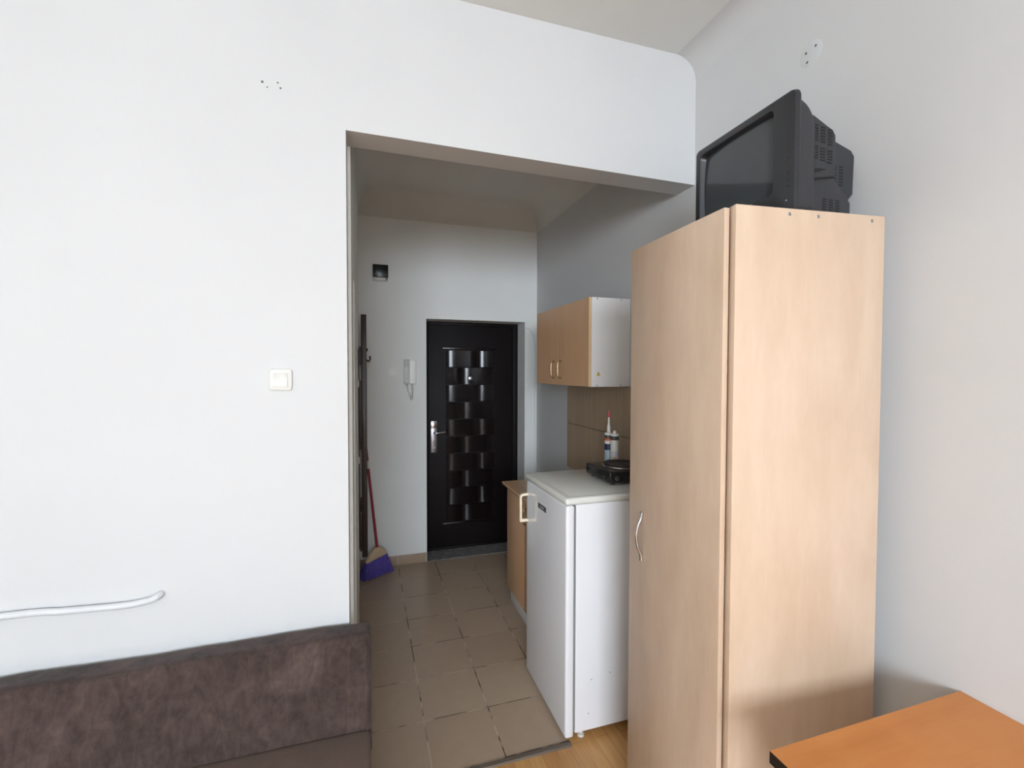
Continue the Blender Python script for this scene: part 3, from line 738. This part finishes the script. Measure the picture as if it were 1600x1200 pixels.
path = smooth_path([(-0.028, -0.03, 0.0), (-0.022, -0.02, -0.03), (0.0, -0.015, -0.10), (0.012, -0.014, -0.135), (0.022, -0.015, -0.10), (0.022, -0.018, -0.04), (0.015, -0.02, 0.004)], 22)
coil = []
for i, p in enumerate(path): a = i*1.25; coil.append(p+Vector((math.cos(a)*0.007, math.sin(a)*0.007, math.sin(a*0.7)*0.001)))
tube(bm, coil, 0.003, 6); obj('cord', bm, M['greyplastic'], ic)

# ------------------------------------------------------------------ fuse box
fb = thing('fuse_box', 'small square black box with pale lower rim, high on the end wall', 'box', (0.122, YD, 2.435))
bm = BM(); box(bm, -0.060, 0.060, -0.045, -0.0005, 0.0, 0.128, 0.004, 2); obj('housing', bm, M['whiteplastic'], fb)
bm = BM(); box(bm, -0.062, 0.062, -0.062, -0.045, 0.024, 0.130, 0.004, 2); obj('cover', bm, M['smoke'], fb, 'black cover')
bm = BM(); box(bm, 0.042, 0.056, -0.055, -0.045, 0.004, 0.022, 0.002); obj('latch', bm, M['gasket'], fb)

# ------------------------------------------------------------------ cable by the door
bm = BM()
tube(bm, smooth_path([(DX1-0.005, YD+0.05, 2.06), (DX1-0.006, YD+0.0, 2.075), (DX1+0.02, YD-0.006, 2.08), (1.468, YD-0.005, 2.06), (1.50, YD-0.005, 2.0), (1.516, YD-0.005, 1.8), (1.512, YD-0.005, 1.4), (1.517, YD-0.005, 0.9), (1.514, YD-0.005, 0.55)], 10), 0.0032, 8)
tag(obj('cable', bm, M['greyplastic'], origin=(1.5, YD, 1.5)), 'thin grey cable running down the corner right of the entrance door', 'cable')

# ------------------------------------------------------------------ coat rack
rk = thing('coat_rack', 'dark wooden coat rack on the left hallway wall, seen edge-on', 'coat rack', (XH, 3.75, 0))
for y, z0, z1 in ((3.60, 0.28, 2.100), (3.948, 0.28, 2.095)):
    bm = BM(); box(bm, 0.022, 0.062, y-3.75, y-3.75+0.022, z0, z1, 0.003); obj('upright', bm, M['rack'], rk)
for z0, z1 in ((0.34, 0.64), (1.73, 1.86), (1.10, 1.60)):
    bm = BM(); box(bm, 0.008, 0.0215, -0.18, 0.225, z0, z1, 0.002); obj('crossboard', bm, M['rack'], rk)
bm = BM(); box(bm, 0.0005, 0.0075, -0.18, 0.225, 0.36, 1.84); obj('back_panel', bm, M['rack'], rk)
for y in (-0.08, 0.03, 0.14):
    bm = BM(); tube(bm, smooth_path([(0.018, y, 1.80), (0.05, y, 1.775), (0.075, y, 1.755), (0.088, y, 1.770), (0.086, y, 1.795)], 5), 0.005, 8)
    tube(bm, smooth_path([(0.018, y, 1.815), (0.05, y, 1.83), (0.07, y, 1.85)], 5), 0.005, 8)
    obj('hook', bm, M['black'], rk)

# ------------------------------------------------------------------ broom
br = thing('broom', 'red-handled broom with violet bristles leaning in the hallway corner', 'broom', (0.07, 3.91, 0))
ax = Vector((0.241, 0.149, 0)).normalized(); nx = Vector((-ax.y, ax.x, 0))
def P_(u, v, z): return ax*u + nx*v + Vector((0, 0, z))
Am = Matrix(((ax.x, nx.x, 0, 0), (ax.y, nx.y, 0, 0), (0, 0, 1, 0), (0, 0, 0, 1)))
bm = BM()
prism(bm, rounded_poly([(-0.097, 0.128), (-0.062, 0.178), (-0.012, 0.232), (0.028, 0.236), (0.075, 0.200), (0.098, 0.158)], 0.010, 3, 2), 'y', -0.021, 0.021, 0, 0.006, 3)
bmesh.ops.transform(bm, matrix=Am, verts=bm.verts); obj('head', bm, M['broomblock'], br, 'beige broom head')
bm = BM()
for i in range(46):
    for j in range(5):
        u = i/45; v = j/4-0.5
        top = Vector((-0.092+0.186*u, v*0.034, 0.131+0.030*u)); bot = Vector((-0.132+0.275*u+random.uniform(-.003, .003), v*0.085+random.uniform(-.004, .004), 0.002+0.010*random.random()+0.010*max(0, u-.85)))
        rr = 0.0032
        for dd_ in ((1, 0), (0, 1)):
            pass
        tube(bm, [top, top.lerp(bot, .5), bot], [rr*.8, rr, rr*0.9], 5)
bmesh.ops.transform(bm, matrix=Am, verts=bm.verts); obj('bristles', bm, M['bristle'], br)
bm = BM()
hb = Vector((0.010, 0.004, 0.225)); ht = Vector((-0.098, 0.130, 1.30))
tube(bm, [hb, hb.lerp(ht, .5), ht], 0.0115, 12); hd = obj('handle', bm, M['red'], br, 'red painted stick')
bm = BM(); tube(bm, [hb.lerp(ht, .60), hb.lerp(ht, .66)], 0.0119, 12); obj('paper_label', bm, M['whiteplastic'], hd)
